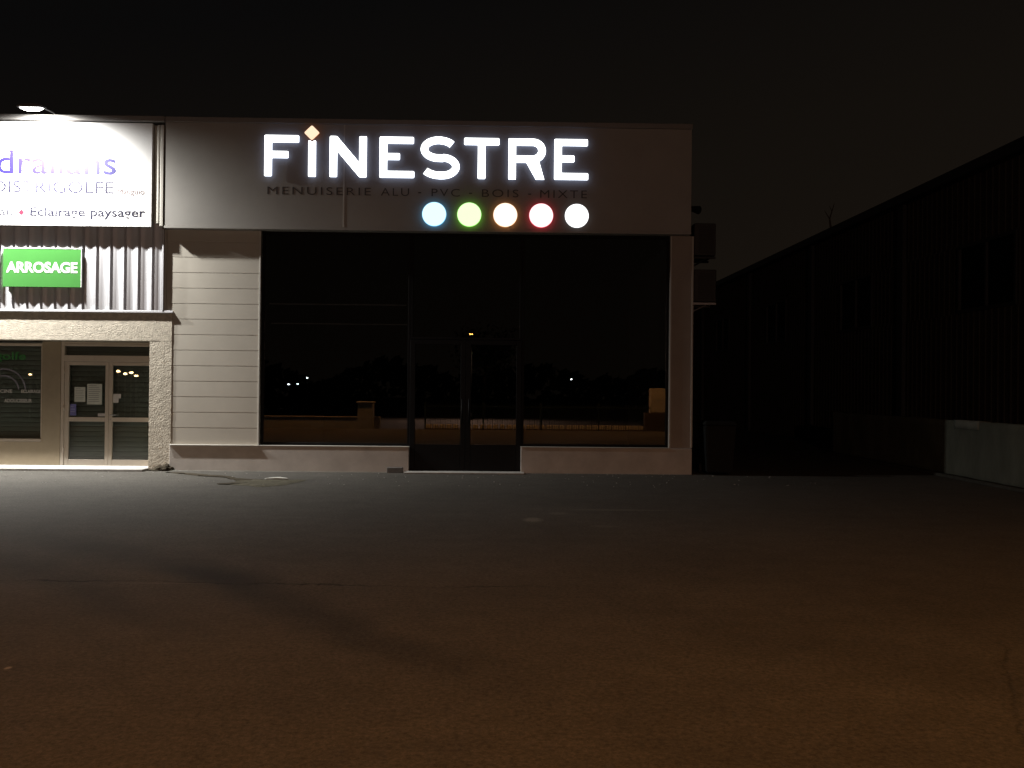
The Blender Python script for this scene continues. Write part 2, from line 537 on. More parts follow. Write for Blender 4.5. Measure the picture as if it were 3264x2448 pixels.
# fascia: two large panels with a lighter joint cover
obj('fascia', bxs((FX0, -3.04, FY, 0.12, FZ0 + 0.05, FZ1), (-3.025, FX1, FY, 0.12, FZ0 + 0.05, FZ1), (-3.04, -3.025, FY + 0.02, 0.12, FZ0 + 0.05, FZ1), bev=0.004), FASCIA, shop)
obj('joint_cover', bxs((-3.046, -3.019, FY - 0.006, FY - 0.001, FZ0 + 0.06, FZ1 - 0.005), bev=0.002), TRIM, shop)
obj('drip_edge', bxs((FX0, FX1, FY - 0.012, 0.12, FZ0, FZ0 + 0.047), bev=0.003), FASCIA, shop)
obj('coping', bxs((-6.50, FX1 + 0.012, FY - 0.03, 0.35, FZ1 + 0.002, FZ1 + 0.102), bev=0.006), COPING, shop)
for (a, b, z, y) in ((-6.72, -6.675, 4.80, -0.085), (-6.66, -6.612, 4.80, -0.115), (-6.592, -6.522, 4.745, -0.132)):
    obj('corner_trim', bxs((a, b, y, 0.0, z, 6.72), bev=0.012, seg=3), TRIM, shop)
# body of the building: side walls, roof, back
obj('side_wall', bxs((3.58, 3.80, 0.18, 16.0, 0.0, 6.76)), FASCIA, shop)
obj('back_wall', bxs((-6.5, 3.578, 15.8, 16.0, 0.0, 6.76)), FASCIA, shop)
obj('roof', bxs((-6.5, 3.578, 0.36, 15.79, 6.45, 6.6)), COPING, shop)
# right hand column
obj('column', bxs((3.385, 3.835, -0.04, 0.09, 0.516, FZ0 - 0.004), bev=0.006), COLUMN, shop)
for b in ((3.385, 3.412, -0.055, -0.042, 0.525, FZ0 - 0.01), (3.81, 3.845, -0.052, -0.042, 0.525, FZ0 - 0.01)):
    obj('column_trim', bxs(b, bev=0.003), TRIM, shop)
# cladding: stacked horizontal planks with shallow joints
bm = bmesh.new()
zt, pitch = 4.71, 0.3035
z = 0.515
prof = []
seams = [0.535 + pitch * i for i in range(-0, 15)]
prof.append((-0.04, 0.515))
for sz in seams[1:]:
    if sz > zt - 0.05:
        break
    prof += [(-0.040, sz - 0.009), (-0.035, sz - 0.005), (-0.034, sz - 0.001), (-0.0415, sz + 0.005)]
prof.append((-0.04, zt))
xa, xb = -6.50, -4.70
va = [bm.verts.new((xa, y, zz)) for y, zz in prof]
vb = [bm.verts.new((xb, y, zz)) for y, zz in prof]
for i in range(len(prof) - 1):
    bm.faces.new((va[i], vb[i], vb[i + 1], va[i + 1]))
b0, b1, b2, b3 = [bm.verts.new(c) for c in ((xa, 0.05, 0.515), (xb, 0.05, 0.515), (xa, 0.05, zt), (xb, 0.05, zt))]
bm.faces.new((b0, b2, b3, b1))
bm.faces.new((va[0], b0, b1, vb[0])); bm.faces.new((va[-1], vb[-1], b3, b2))
bm.faces.new([b0] + va + [b2]); bm.faces.new([b1] + vb + [b3])
obj('cladding', bm, CLAD, shop)
for b in ((-4.698, -4.668, -0.052, 0.05, 0.515, 4.71), (-6.545, -6.503, -0.06, 0.05, 3.13, 4.71)):
    obj('cladding_trim', bxs(b, bev=0.004), TRIM, shop)
obj('cladding_flashing', bxs((-6.40, -4.655, -0.105, 0.045, 0.494, 0.512), bev=0.003), TRIM, shop)
# plinth walls either side of the door
obj('plinth', bxs((-6.40, -1.735, -0.075, 0.16, 0.0, 0.492), bev=0.006), PLINTH, shop)
obj('plinth', bxs((0.465, 3.835, -0.075, 0.16, 0.0, 0.512), bev=0.006), PLINTH, shop)
for b in ((-4.652, -1.728, -0.084, 0.045, 0.494, 0.508), (0.458, 3.383, -0.084, 0.045, 0.514, 0.522)):
    obj('plinth_cap', bxs(b, bev=0.002), TRIM, shop)
bm = bmesh.new()
for i in range(46):          # lumpy fillet added along the left plinth's foot to catch light from above
    xa_ = -6.38 + i * 0.092
    w_ = 0.022 + 0.016 * noise.noise(Vector((i * 0.37, 0, 0)))
    if w_ > 0.012:
        box(bm, xa_, xa_ + 0.092, -0.076 - w_, -0.0755, 0.0, 0.012 + 0.006 * noise.noise(Vector((i * 0.6, 5, 0))))
obj('light_catch_fillet', bm, PALESTONE, shop)
# glazing: three windows from plinth to fascia
WY = 0.07
def glazed(name, x0, x1, z0, z1, parent, fr=0.05):
    f = obj(name, bxs((x0, x0 + fr, WY - 0.02, WY + 0.05, z0, z1), (x1 - fr, x1, WY - 0.02, WY + 0.05, z0, z1),
                      (x0 + fr + .001, x1 - fr - .001, WY - 0.02, WY + 0.05, z0, z0 + fr), (x0 + fr + .001, x1 - fr - .001, WY - 0.02, WY + 0.05, z1 - fr, z1), bev=0.003), BLACK, parent)
    obj('pane', bxs((x0 + fr - 0.005, x1 - fr + 0.005, WY + 0.012, WY + 0.020, z0 + fr - 0.005, z1 - fr + 0.005)), SHOPGLASS, f)
    return f
glazed('window', -4.665, -1.735, 0.512, 4.71, shop)
glazed('window', 0.468, 3.383, 0.524, 4.71, shop)
glazed('window', -1.732, 0.465, 2.62, 4.71, shop, 0.045)
# double door, with a solid kick panel
for (x0, x1, hx) in ((-1.732, -0.636, -0.70), (-0.633, 0.465, -0.565)):
    st = 0.10
    f = obj('door_leaf', bxs((x0, x0 + st, WY - 0.03, WY + 0.04, 0.03, 2.612), (x1 - st, x1, WY - 0.03, WY + 0.04, 0.03, 2.612),
                             (x0 + st + .001, x1 - st - .001, WY - 0.03, WY + 0.04, 0.03, 0.55), (x0 + st + .001, x1 - st - .001, WY - 0.03, WY + 0.04, 2.52, 2.612), bev=0.004), BLACK, shop)
    obj('pane', bxs((x0 + st - .004, x1 - st + .004, WY, WY + 0.008, 0.546, 2.524)), SHOPGLASS, f)
    bm = bmesh.new()
    tube(bm, (hx, WY - 0.075, 0.95), (hx, WY - 0.075, 1.45), 0.014)
    tube(bm, (hx, WY - 0.075, 1.0), (hx, WY - 0.028, 1.0), 0.009)
    tube(bm, (hx, WY - 0.075, 1.4), (hx, WY - 0.028, 1.4), 0.009)
    obj('door_handle', bm, BLACK, f, smooth=True)
obj('door_threshold', bxs((-1.80, 0.53, -0.26, 0.10, 0.0, 0.028), bev=0.006), CONCRETE, shop)
# dark room behind the glass
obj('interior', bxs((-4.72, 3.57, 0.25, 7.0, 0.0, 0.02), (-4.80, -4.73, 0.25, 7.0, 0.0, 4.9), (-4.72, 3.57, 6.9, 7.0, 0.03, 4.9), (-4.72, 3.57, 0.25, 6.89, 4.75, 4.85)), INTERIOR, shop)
for b in ((-4.60, -1.85, 0.42, 0.46, 3.305, 3.330), (-4.60, -1.85, 0.62, 0.66, 2.93, 2.952)):
    obj('ceiling_rail', bxs(b, bev=0.006), RAIL, shop)

for ch in shop.children:
    if ch.name.split('.')[0] in ('column', 'column_trim', 'cladding', 'cladding_trim', 'cladding_flashing', 'plinth', 'plinth_cap', 'window', 'door_leaf'):
        ch.location.y += 0.08
# ------------------------------------------------------------------ big glowing letters
sign = thing('shop_sign', 'large glowing white letters across the top of the shop front', 'shop sign', (-1.4, -0.12, 5.73))
SO = sign.location
FACE = emat('letter_face_light', (0.97, 1.0, 0.98), LETTER_FACE)
SIDE = emat('letter_edge_glow', (0.56, 0.67, 1.0), 0.95, False)
DFACE = emat('diamond_face_light', (1.0, 0.72, 0.50), 1.25)
DSIDE = emat('diamond_edge_glow', (1.0, 0.30, 0.06), 0.35, False)
Y0, Y1 = -0.205, -0.175
ZB, ZT = 5.732, 6.525
def letter(pts=None, strips=None, mats=(FACE, SIDE), rad=0.022):
    bm = bmesh.new()
    if pts:
        prism_xz(bm, fillet(pts, rad), Y0, Y1, SO)
    for s in strips or []:
        strip_xz(bm, s[0], s[1], Y0, Y1, SO)
    o = obj('letter', bm, list(mats), sign)
    bm2 = bmesh.new()
    xs = [p[0] for p in (pts or strips[0][0])]
    cx = (min(xs) + max(xs)) / 2
    return o
b_ = 0.135
letter([(-4.56, ZB), (-4.56, ZT + .003), (-3.897, ZT + .003), (-3.897, ZT - b_), (-4.417, ZT - b_), (-4.417, 6.219), (-4.10, 6.219), (-4.10, 6.086), (-4.417, 6.086), (-4.417, ZB)])
letter([(-3.712, ZB), (-3.714, 6.43), (-3.68, 6.432), (-3.642, 6.402), (-3.605, 6.432), (-3.57, 6.43), (-3.568, ZB)], rad=0.012)
dcx, dcz = -3.650, 6.583
letter([(dcx - .152, dcz), (dcx, dcz + .149), (dcx + .152, dcz), (dcx, dcz - .149)], mats=(DFACE, DSIDE), rad=0.03)
a, b = -3.30, -2.587
letter([(a, ZB), (a, ZT), (a + .135, ZT), (b - .142, ZB + .285), (b - .142, ZT), (b, ZT), (b, ZB), (b - .135, ZB), (a + .142, ZT - .285), (a + .142, ZB)])
def E_(x0, x1, xm, zb=ZB, zt=ZT):
    letter([(x0, zb), (x0, zt), (x1, zt), (x1, zt - .13), (x0 + .143, zt - .13), (x0 + .143, zt - .318), (xm, zt - .318), (xm, zt - .447), (x0 + .143, zt - .447), (x0 + .143, zb + .13), (x1 + .012, zb + .13), (x1 + .012, zb)])
E_(-2.334, -1.676, -1.944)
# S as a stroke
scx, w = -1.165, 0.14
sp_ = []
ztop, zbot, zmid = 6.541 - w / 2, 5.717 + w / 2, 6.135
def arc(cx, cz, rx, rz, a0, a1, n):
    return [(cx + rx * math.cos(R(a0 + (a1 - a0) * i / n)), cz + rz * math.sin(R(a0 + (a1 - a0) * i / n))) for i in range(n + 1)]
r1 = (ztop - zmid) / 2 + 0.005
r2 = (zmid - zbot) / 2 + 0.0
up_c, lo_c = ztop - r1, zbot + r2
sp_ += arc(scx - 0.03, up_c, 0.305, r1, 32, 90, 8)
sp_ += arc(scx - 0.03, up_c, 0.275, r1, 98, 258, 18)
sp_ += [(scx - 0.04, up_c - r1), (scx + 0.05, up_c - r1 - 0.004)]
sp_ += arc(scx + 0.035, lo_c, 0.275, r2, 82, -82, 18)
sp_ += arc(scx + 0.02, lo_c, 0.345, r2, -92, -150, 8)
letter(strips=[(sp_, w)])
letter([(-0.697, ZT), (-0.018, ZT), (-0.018, ZT - .135), (-0.285, ZT - .135), (-0.285, ZB), (-0.428, ZB), (-0.428, ZT - .135), (-0.697, ZT - .135)])
# R : outline with a slit into the counter
x0 = 0.166
zw0, zw1 = 6.196, 6.058
mid_o, mid_i = (ZT + zw1) / 2, (ZT - .135 + zw0) / 2
ro, ri = (ZT - zw1) / 2, (ZT - .135 - zw0) / 2
outer = [(x0, ZB), (x0, ZT)] + arc(0.645, mid_o, 0.243, ro, 90, -62, 16) + [(0.862, ZB), (0.70, ZB), (0.515, zw1), (x0 + .142, zw1), (x0 + .142, ZB)]
inner = [(x0 + .142, zw0), (x0 + .142, ZT - .135)] + arc(0.632, mid_i, 0.112, ri, 90, -90, 12)
k = 1
# slit from outer corner (x0,ZT) to inner corner (x0+.142, ZT-.135)
loop = outer[:2] + [inner[1], inner[0]] + inner[:1:-1] + [inner[1]] + outer[1:]
bm = bmesh.new()
for (P, yy) in ((outer, 0),):
    pass
def keyhole(bm, outer, inner, y0, y1, off):
    vo = [[bm.verts.new((x - off[0], y - off[1], zz - off[2])) for x, zz in outer] for y in (y0, y1)]
    vi = [[bm.verts.new((x - off[0], y - off[1], zz - off[2])) for x, zz in inner] for y in (y0, y1)]
    for lay in (0, 1):
        ed = []
        for V_ in (vo[lay], vi[lay]):
            for i in range(len(V_)):
                ed.append(bm.edges.new((V_[i], V_[(i + 1) % len(V_)])))
        res = bmesh.ops.triangle_fill(bm, use_beauty=True, use_dissolve=False, edges=ed)
        for f in res['geom']:
            if isinstance(f, bmesh.types.BMFace):
                f.material_index = lay
    for V_ in (vo, vi):
        n = len(V_[0])
        for i in range(n):
            q = bm.faces.new((V_[0][i], V_[1][i], V_[1][(i + 1) % n], V_[0][(i + 1) % n]))
            q.material_index = 1
keyhole(bm, outer, inner, Y0, Y1, SO)
obj('letter', bm, [FACE, SIDE], sign)
E_(1.057, 1.705, 1.445, ZB + .004, ZT + .002)
# stand-off pins that carry the letters
for lt, pins in zip([c for c in sign.children if c.name.startswith('letter')], ((-4.49,), (-3.64,), (-3.65,), (-3.23, -2.66), (-2.26,), (-1.17,), (-0.36,), (0.24,), (1.13,))):
    for px in pins:
        bm = bmesh.new()
        pz = 6.60 if px == -3.65 else (6.13 if px == -1.17 else 6.10)
        tube(bm, (px - SO.x, Y1 + .001 - SO.y, pz - SO.z), (px - SO.x, FY - .0005 - SO.y, pz - SO.z), 0.012, n=8)
        obj('fixing_pin', bm, STEEL, lt)

# ------------------------------------------------------------------ unlit tagline
tl = thing('tagline_sign', 'row of small dark unlit letters under the glowing letters', 'lettering', (-1.4, -0.12, 5.38))
for s, a, b in (('MENUISERIE', -4.517, -2.509), ('ALU', -2.315, -1.767), ('-', -1.59, -1.53), ('PVC', -1.328, -0.779), ('-', -0.60, -0.54), ('BOIS', -0.346, 0.368), ('-', 0.555, 0.615), ('MIXTE', 0.792, 1.706)):
    z0, z1 = (5.398, 5.548) if s != '-' else (5.455, 5.475)
    obj('lettering', text_bm(s, a, b, z0, z1, -0.1245, 0.004, bold=-0.006, spacing=1.25, off=tl.location), TAGLINE, tl)

# ------------------------------------------------------------------ five glowing discs
for nm, cx, fc, sc_, fs, ss in (('blue', -1.268, (0.62, 0.90, 1.0), (0.10, 0.42, 0.75), 1.4, 1.4), ('green', -0.587, (0.70, 1.0, 0.52), (0.22, 0.75, 0.06), 1.4, 1.3),
                             ('peach orange', 0.113, (1.0, 0.84, 0.68), (1.0, 0.40, 0.12), 1.5, 0.9), ('pink red', 0.811, (1.0, 0.78, 0.80), (0.85, 0.04, 0.08), 1.5, 1.3), ('pure white', 1.504, (1.0, 1.0, 1.0), (0.9, 0.92, 1.0), 2.0, 0.20)):
    bm = bmesh.new()
    cz = 5.036
    rings = []
    for rr, yy in ((0.235, -0.172), (0.235, -0.200), (0.230, -0.205)):
        rings.append([bm.verts.new((rr * math.cos(2 * math.pi * i / 64), yy + 0.12, rr * math.sin(2 * math.pi * i / 64))) for i in range(64)])
    for q in range(2):
        for i in range(64):
            f = bm.faces.new((rings[q][i], rings[q][(i + 1) % 64], rings[q + 1][(i + 1) % 64], rings[q + 1][i]))
            f.material_index = 1
    f = bm.faces.new(rings[2]); f.material_index = 0
    f = bm.faces.new(rings[0][::-1]); f.material_index = 1
    n_ = nm.split()[-1]
    d = obj('glowing_disc', bm, [emat('disc_face_' + n_, fc, fs), emat('disc_edge_' + n_, sc_, ss, False)], None,
            f'round {nm} glowing disc in the row under the dark tagline', 'light disc', 'coloured light discs on the shop front')
    d.location = (cx, -0.12, cz)
    bm = bmesh.new()
    tube(bm, (0, -0.0525, 0), (0, -0.0005, 0), 0.05, n=24)
    obj('mount', bm, STEEL, d)
    if n_ == 'orange':   # a torn bit of film hanging at the rim
        bm = bmesh.new()
        prism_xz(bm, [(0.055, -0.225), (0.12, -0.205), (0.115, -0.262), (0.095, -0.238)], -0.082, -0.078)
        obj('torn_film', bm, WHITEPAINT, d)

# ================================================================== NEIGHBOUR (left)
nb = thing('neighbour_building', 'low commercial building on the left with corrugated band and rough rendered entrance', 'shop building', (-9.0, 0, 0))
NO = nb.location
LX = -16.0
# corrugated band
bm = bmesh.new()
prof = []
gx = -6.758 - 0.2705 * 34
x = gx
while x < -6.55:
    for (dx, dy) in ((-0.024, 0.0), (0.0, 0.042), (0.020, 0.042), (0.040, -0.004), (0.075, 0.004), (0.105, 0.013), (0.136, 0.016), (0.168, 0.013), (0.200, 0.004)):
        if x + dx < -6.575:
            prof.append((x + dx, dy))
    x += 0.2705
va = [bm.verts.new((px - NO.x, py, 3.125)) for px, py in prof]
vb = [bm.verts.new((px - NO.x, py, 4.85)) for px, py in prof]
for i in range(len(prof) - 1):
    bm.faces.new((va[i], va[i + 1], vb[i + 1], vb[i]))
obj('corrugated_wall', bm, WHITEMETAL, nb)
obj('backing_wall', bxs((LX, -6.55, 0.06, 0.28, 3.08, 6.72), off=NO), CONCRETE, nb)
obj('fascia', bxs((LX, -6.73, -0.087, 0.05, 4.86, 6.74), off=NO, bev=0.004), FASCIA, nb)
obj('coping', bxs((LX, -6.50, -0.19, 0.35, 6.765, 6.872), off=NO, bev=0.006), COPING, nb)
obj('ledge_flashing', bxs((LX, -6.36, -0.008, 0.058, 3.075, 3.118), off=NO, bev=0.005), WHITEMETAL, nb)
obj('corrugated_trim', bxs((-6.575, -6.548, -0.015, 0.05, 3.12, 4.71), off=NO, bev=0.003), WHITEMETAL, nb)
# rough rendered frame of the entrance
def shift(bm, o):
    for v in bm.verts:
        v.co -= o
    return bm
obj('lintel', shift(rough_box(LX + 2.5, -6.385, 0.026, 0.60, 2.53, 3.07, 0.03, 0.0012, 1.0), NO), ROUGHCAST, nb)
obj('pier', shift(rough_box(-6.815, -6.385, 0.028, 0.62, -0.02, 2.545, 0.03, 0.002, 5.0), NO), ROUGHCAST, nb)
# recessed wall: pilaster, wall under window
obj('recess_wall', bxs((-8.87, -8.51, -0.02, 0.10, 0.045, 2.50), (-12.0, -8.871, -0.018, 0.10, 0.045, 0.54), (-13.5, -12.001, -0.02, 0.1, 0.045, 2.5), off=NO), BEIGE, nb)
obj('step', bxs((LX + 2.5, -6.80, -0.30, 0.62, 0.0, 0.045), off=NO, bev=0.008, seg=2), CONCRETE, nb)
obj('side_wall', bxs((-6.53, -6.41, 0.63, 16.0, 0.0, 6.74), off=NO), FASCIA, nb)
obj('roof', bxs((LX, -6.54, 0.36, 16.0, 6.4, 6.55), off=NO), COPING, nb)

def shutter_bm(x0, x1, z0, z1, y, pitch=0.093):
    bm = bmesh.new()
    prof = []
    zz = z0
    while zz < z1 - 0.01:
        prof += [(y + 0.012, zz), (y, zz + 0.012), (y - 0.004, zz + pitch * 0.5), (y, zz + pitch - 0.012), (y + 0.012, zz + pitch - 0.002)]
        zz += pitch
    A = [bm.verts.new((x0 - NO.x, py, pz)) for py, pz in prof]
    B = [bm.verts.new((x1 - NO.x, py, pz)) for py, pz in prof]
    for i in range(len(prof) - 1):
        bm.faces.new((A[i], B[i], B[i + 1], A[i + 1]))
    return bm

# shop window
wn = obj('window', bxs((-12.0, -8.872, -0.01, 0.06, 2.402, 2.452), (-12.0, -8.872, -0.03, 0.06, 0.545, 0.60), (-8.90, -8.873, 0.0, 0.06, 0.602, 2.40), off=NO, bev=0.004), WINFRAME, nb)
obj('pane', bxs((-12.0, -8.902, 0.030, 0.036, 0.595, 2.405), off=NO), DOORGLASS, wn)
obj('roller_shutter', shutter_bm(-12.0, -8.874, 0.55, 2.5, 0.13), SHUTTER, wn)
obj('window_lettering', text_bm('distrigolfe', -10.42, -9.215, 2.085, 2.285, 0.0285, 0.001, bold=0.01, off=NO), GREENVINYL, wn)
for s, a, b, z0, z1 in (('PISCINE', -9.83, -9.464, 1.485, 1.552), ('ECLAIRAGE', -9.292, -8.915, 1.485, 1.552), ('ADOUCISSEUR', -9.618, -9.083, 1.30, 1.372)):
    obj('window_lettering', text_bm(s, a, b, z0, z1, 0.0285, 0.001, bold=0.022, off=NO), VINYL, wn)
bm = bmesh.new()
for rad in (0.42, 0.29):
    strip_xz(bm, arc(-9.63, 1.53, rad, rad, 4, 150, 24), 0.028, 0.0275, 0.0285, NO)
obj('window_graphic', bm, ARCVINYL, wn)

# double glass door
dr = obj('door_frame', bxs((-8.505, -8.44, -0.02, 0.08, 0.05, 2.50), (-6.74, -6.716, -0.02, 0.08, 0.05, 2.50), (-8.438, -6.742, -0.02, 0.08, 2.41, 2.455), (-8.438, -6.742, -0.03, 0.08, 2.112, 2.23), (-8.438, -6.742, -0.015, 0.08, 2.457, 2.5), off=NO, bev=0.005), WINFRAME, nb)
obj('transom_pane', bxs((-8.439, -6.741, 0.03, 0.036, 2.228, 2.412), off=NO), DOORGLASS, dr)
for (x0, x1, s0, s1) in ((-8.436, -7.582, 0.083, 0.068), (-7.578, -6.744, 0.068, 0.055)):
    lf = obj('door_leaf', bxs((x0, x0 + s0, -0.012, 0.045, 0.06, 2.108), (x1 - s1, x1, -0.012, 0.045, 0.06, 2.108), (x0 + s0, x1 - s1, -0.010, 0.043, 2.04, 2.106), (x0 + s0, x1 - s1, -0.010, 0.043, 0.942, 1.028), (x0 + s0, x1 - s1, -0.010, 0.043, 0.062, 0.202), off=NO, bev=0.004), WINFRAME, nb)
    obj('pane', bxs((x0 + s0 - .003, x1 - s1 + .003, 0.016, 0.022, 0.20, 2.043), off=NO), DOORGLASS, lf)
    if x0 < -8:
        for hz in (0.38, 1.2, 1.92):
            bm = bmesh.new()
            tube(bm, (x0 - .004 - NO.x, -0.026, hz - .05), (x0 - .004 - NO.x, -0.026, hz + .05), 0.012, n=10)
            obj('hinge', bm, WINFRAME, lf, smooth=True)
    else:
        bm = bmesh.new()
        tube(bm, (-7.545 - NO.x, -0.045, 1.075), (-7.43 - NO.x, -0.045, 1.075), 0.009, n=10)
        tube(bm, (-7.545 - NO.x, -0.045, 1.075), (-7.545 - NO.x, -0.011, 1.075), 0.009, n=10)
        tube(bm, (-7.545 - NO.x, -0.018, 0.985), (-7.545 - NO.x, -0.011, 0.985), 0.012, n=10)
        obj('door_handle', bm, STEEL, lf, smooth=True)
obj('roller_shutter', shutter_bm(-8.5, -6.70, 0.06, 2.5, 0.16, 0.098), SHUTTER, dr)

# the recessed front, half a metre behind the pier, is scaled about the camera
KD, DY = 1.0266, 0.47
for ch in nb.children:
    if ch.name.split('.')[0] in ('recess_wall', 'window', 'door_frame', 'door_leaf'):
        ch.scale = (KD, 1, KD)
        ch.location = ((KD - 1) * NO.x, DY, -0.0437)
# notices on the door glass
def notice(x0, x1, z0, z1, label, cat, lines=0, m=PAPER, ink=INK):
    bm = bmesh.new()
    box(bm, x0, x1, 0.0125, 0.0155, z0, z1, off=(x0, 0.0155, z0))
    o = obj('paper_notice', bm, m, None, label, cat)
    o.location = (x0 * KD, 0.0155 + DY, z0 * KD - 0.0437)
    o.scale = (KD, 1, KD)
    if lines:
        bm = bmesh.new()
        hh = (z1 - z0)
        for i in range(lines):
            zz = hh - (i + 1) * hh / (lines + 1.5)
            wv = (x1 - x0) * (0.82 if i else 0.55) * random.uniform(0.8, 1)
            box(bm, (x1 - x0) * 0.09, (x1 - x0) * 0.09 + wv, -0.0040, -0.0031, zz, zz + hh * 0.018)
        obj('ruled_lines', bm, ink, o)
    return o
notice(-8.253, -8.045, 1.325, 1.612, 'smaller pale paper sheet taped on the left door glass', 'notice', 7)
notice(-8.008, -7.722, 1.275, 1.675, 'larger pale paper sheet on the left door glass beside the smaller one', 'notice', 9)
notice(-8.334, -8.218, 1.055, 1.278, 'bluish card low in the corner of the left door glass', 'card', 3, BLUEINK, VINYL)
notice(-7.795, -7.656, 1.042, 1.102, 'small white sticker low on the left door glass by the handle', 'sticker', 2, VINYL)
bm = bmesh.new()
prism_xz(bm, [(-7.505, 1.312), (-7.505, 1.49), (-7.347, 1.488), (-7.350, 1.402), (-7.395, 1.398), (-7.398, 1.312)], 0.0125, 0.0155, (-7.505, 0.0155, 1.312))
o = obj('paper_notice', bm, VINYL, None, 'cut out white sticker on the right door glass', 'sticker')
o.location = (-7.505 * KD, 0.0155 + DY, 1.312 * KD - 0.0437)

# ------------------------------------------------------------------ billboard on the left fascia
bb = thing('billboard', 'big white floodlit sign board with purple lettering on the left building', 'sign', (-9.0, -0.14, 4.73))
BO = bb.location
obj('board', bxs((-12.1, -6.752, -0.172, -0.138, 4.732, 6.748), off=BO, bev=0.004), SIGNWHITE, bb)
SY, ST = -0.1745, 0.002
obj('lettering', text_bm('dralians', -9.735, -7.445, 5.728, 6.195, SY, ST, bold=0.008, off=BO), PURPLE, bb)
obj('lettering', text_bm('hy', -10.33, -9.80, 5.60, 6.195, SY, ST, off=BO), PURPLE, bb)
obj('lettering', text_bm('DISTRIGOLFE', -9.80, -7.495, 5.368, 5.60, SY, ST, bold=0.0, off=BO), SLATE, bb)
obj('lettering', text_bm('Mauguio', -7.413, -6.894, 5.325, 5.465, SY, ST, off=BO), MAROON, bb)
obj('lettering', text_bm("Traitement de l'eau", -11.75, -9.42, 4.918, 5.09, SY, ST, off=BO), NAVY, bb)
obj('lettering', text_bm('Eclairage paysager', -9.088, -6.873, 4.868, 5.09, SY, ST, bold=0.014, off=BO), NAVY, bb)
bm = bmesh.new()
prism_xz(bm, [(-9.312, 4.985), (-9.255, 5.043), (-9.198, 4.985), (-9.255, 4.927)], SY, SY + ST, BO)
obj('red_diamond', bm, [RED, RED], bb)

# ------------------------------------------------------------------ green sign on the corrugated band
gs = thing('green_sign', 'small green sign with white capital letters on the corrugated wall', 'sign', (-8.87, -0.05, 3.545))
GO = gs.location
obj('sign_panel', bxs((-9.625, -8.125, -0.118, -0.0555, 3.548, 4.288), off=GO, bev=0.004), GREEN, gs)
obj('sign_rim', bxs((-9.64, -8.11, -0.121, -0.0555, 4.290, 4.308), (-8.123, -8.108, -0.121, -0.0555, 3.548, 4.288), off=GO, bev=0.002), WHITEPAINT, gs)
obj('lettering', text_bm('ARROSAGE', -9.566, -8.188, 3.822, 4.036, -0.1205, 0.002, bold=0.035, spacing=0.98, off=GO), WHITEPAINT, gs)

bb.location.y += 0.05
gs.location.y += 0.05
# ------------------------------------------------------------------ roof floodlights over the billboard
FGLASS = emat('floodlight_glass', (1.0, 0.99, 0.97), 22.0, False)
def floodlight(x, label, power=1.0):
    t = thing('floodlight', label, 'floodlight', (x, -0.19, 6.87))
    hz, hy = -0.05, -0.56           # head position relative to the bracket foot
    aim = Vector((0, 0.12, -1)).normalized()
    ay = Vector((1, 0, 0)); bz = aim.cross(ay)
    bm = bmesh.new()
    c0 = Vector((0, hy, hz))
    def ring(h, wx, wy):
        return [bm.verts.new(c0 - aim * h + ay * sx * wx + bz * sy * wy) for sx, sy in ((-1, -1), (1, -1), (1, 1), (-1, 1))]
    r_ = [ring(0.0, 0.225, 0.10), ring(0.03, 0.225, 0.10), ring(0.075, 0.14, 0.06), ring(0.085, 0.10, 0.04)]
    for q in range(3):
        for i in range(4):
            bm.faces.new((r_[q][i], r_[q][(i + 1) % 4], r_[q + 1][(i + 1) % 4], r_[q + 1][i]))
    bm.faces.new(r_[3]); bm.faces.new(r_[0][::-1])
    obj('housing', bm, LAMPGREY, t)
    bm = bmesh.new()
    q = [c0 + aim * 0.003 + ay * sx * 0.20 + bz * sy * 0.06 for sx, sy in ((-1, -1), (1, -1), (1, 1), (-1, 1))]
    q2 = [c0 + (p - c0) * 0.60 + aim * 0.045 for p in q]
    A = [bm.verts.new(p) for p in q]; B = [bm.verts.new(p) for p in q2]
    bm.faces.new(A[::-1]); bm.faces.new(B)
    for i in range(4):
        bm.faces.new((A[i], A[(i + 1) % 4], B[(i + 1) % 4], B[i]))
    obj('lens', bm, FGLASS, t)
    bm = bmesh.new()
    tube(bm, (0.13, 0.08, 0.0), (0.13, 0.0, 0.035), 0.014)
    tube(bm, (0.13, 0.0, 0.035), (0.06, hy + 0.03, hz + 0.075), 0.014)
    box(bm, 0.08, 0.18, 0.04, 0.13, -0.002, 0.012)
    obj('arm', bm, LAMPGREY, t, smooth=False)
    ld = bpy.data.lights.new('floodlight_lamp', 'SPOT')
    ld.energy = FLOOD_W * power
    ld.color = (1.0, 0.98, 0.93)
    ld.spot_size = R(142)
    ld.spot_blend = 0.75
    ld.shadow_soft_size = 0.05
    lo = bpy.data.objects.new('floodlight_lamp', ld)
    C.objects.link(lo)
    lo.parent = t
    lo.location = c0 + aim * 0.09
    lo.rotation_euler = Vector((0, 0.6, -0.8)).to_track_quat('-Z', 'Y').to_euler()
    l2 = ld.copy()
    l2.energy = SPILL_W * power
    l2.spot_size = R(174)
    l2.spot_blend = 1.0
    lo2 = bpy.data.objects.new('floodlight_spill', l2)
    C.objects.link(lo2)
    lo2.parent = t
    lo2.location = c0 + aim * 0.09
    lo2.rotation_euler = Vector((0, 0.35, -0.94)).to_track_quat('-Z', 'Y').to_euler()
    return t
floodlight(-8.76, 'glowing floodlight on a short arm above the white sign board')
floodlight(-12.6, 'floodlight on a short arm above the far left end of the sign board', 2.4)

# ================================================================== small things at the foot of the fronts
bm = bmesh.new()
box(bm, 0, 0.30, -0.10, 0.02, 0.0, 0.105, bev=0.006)
o = obj('concrete_block', bm, BLOCKGREY, None, 'small grey concrete block lying against the plinth left of the dark door', 'block')
o.location = (-2.14, -0.03, 0.0)
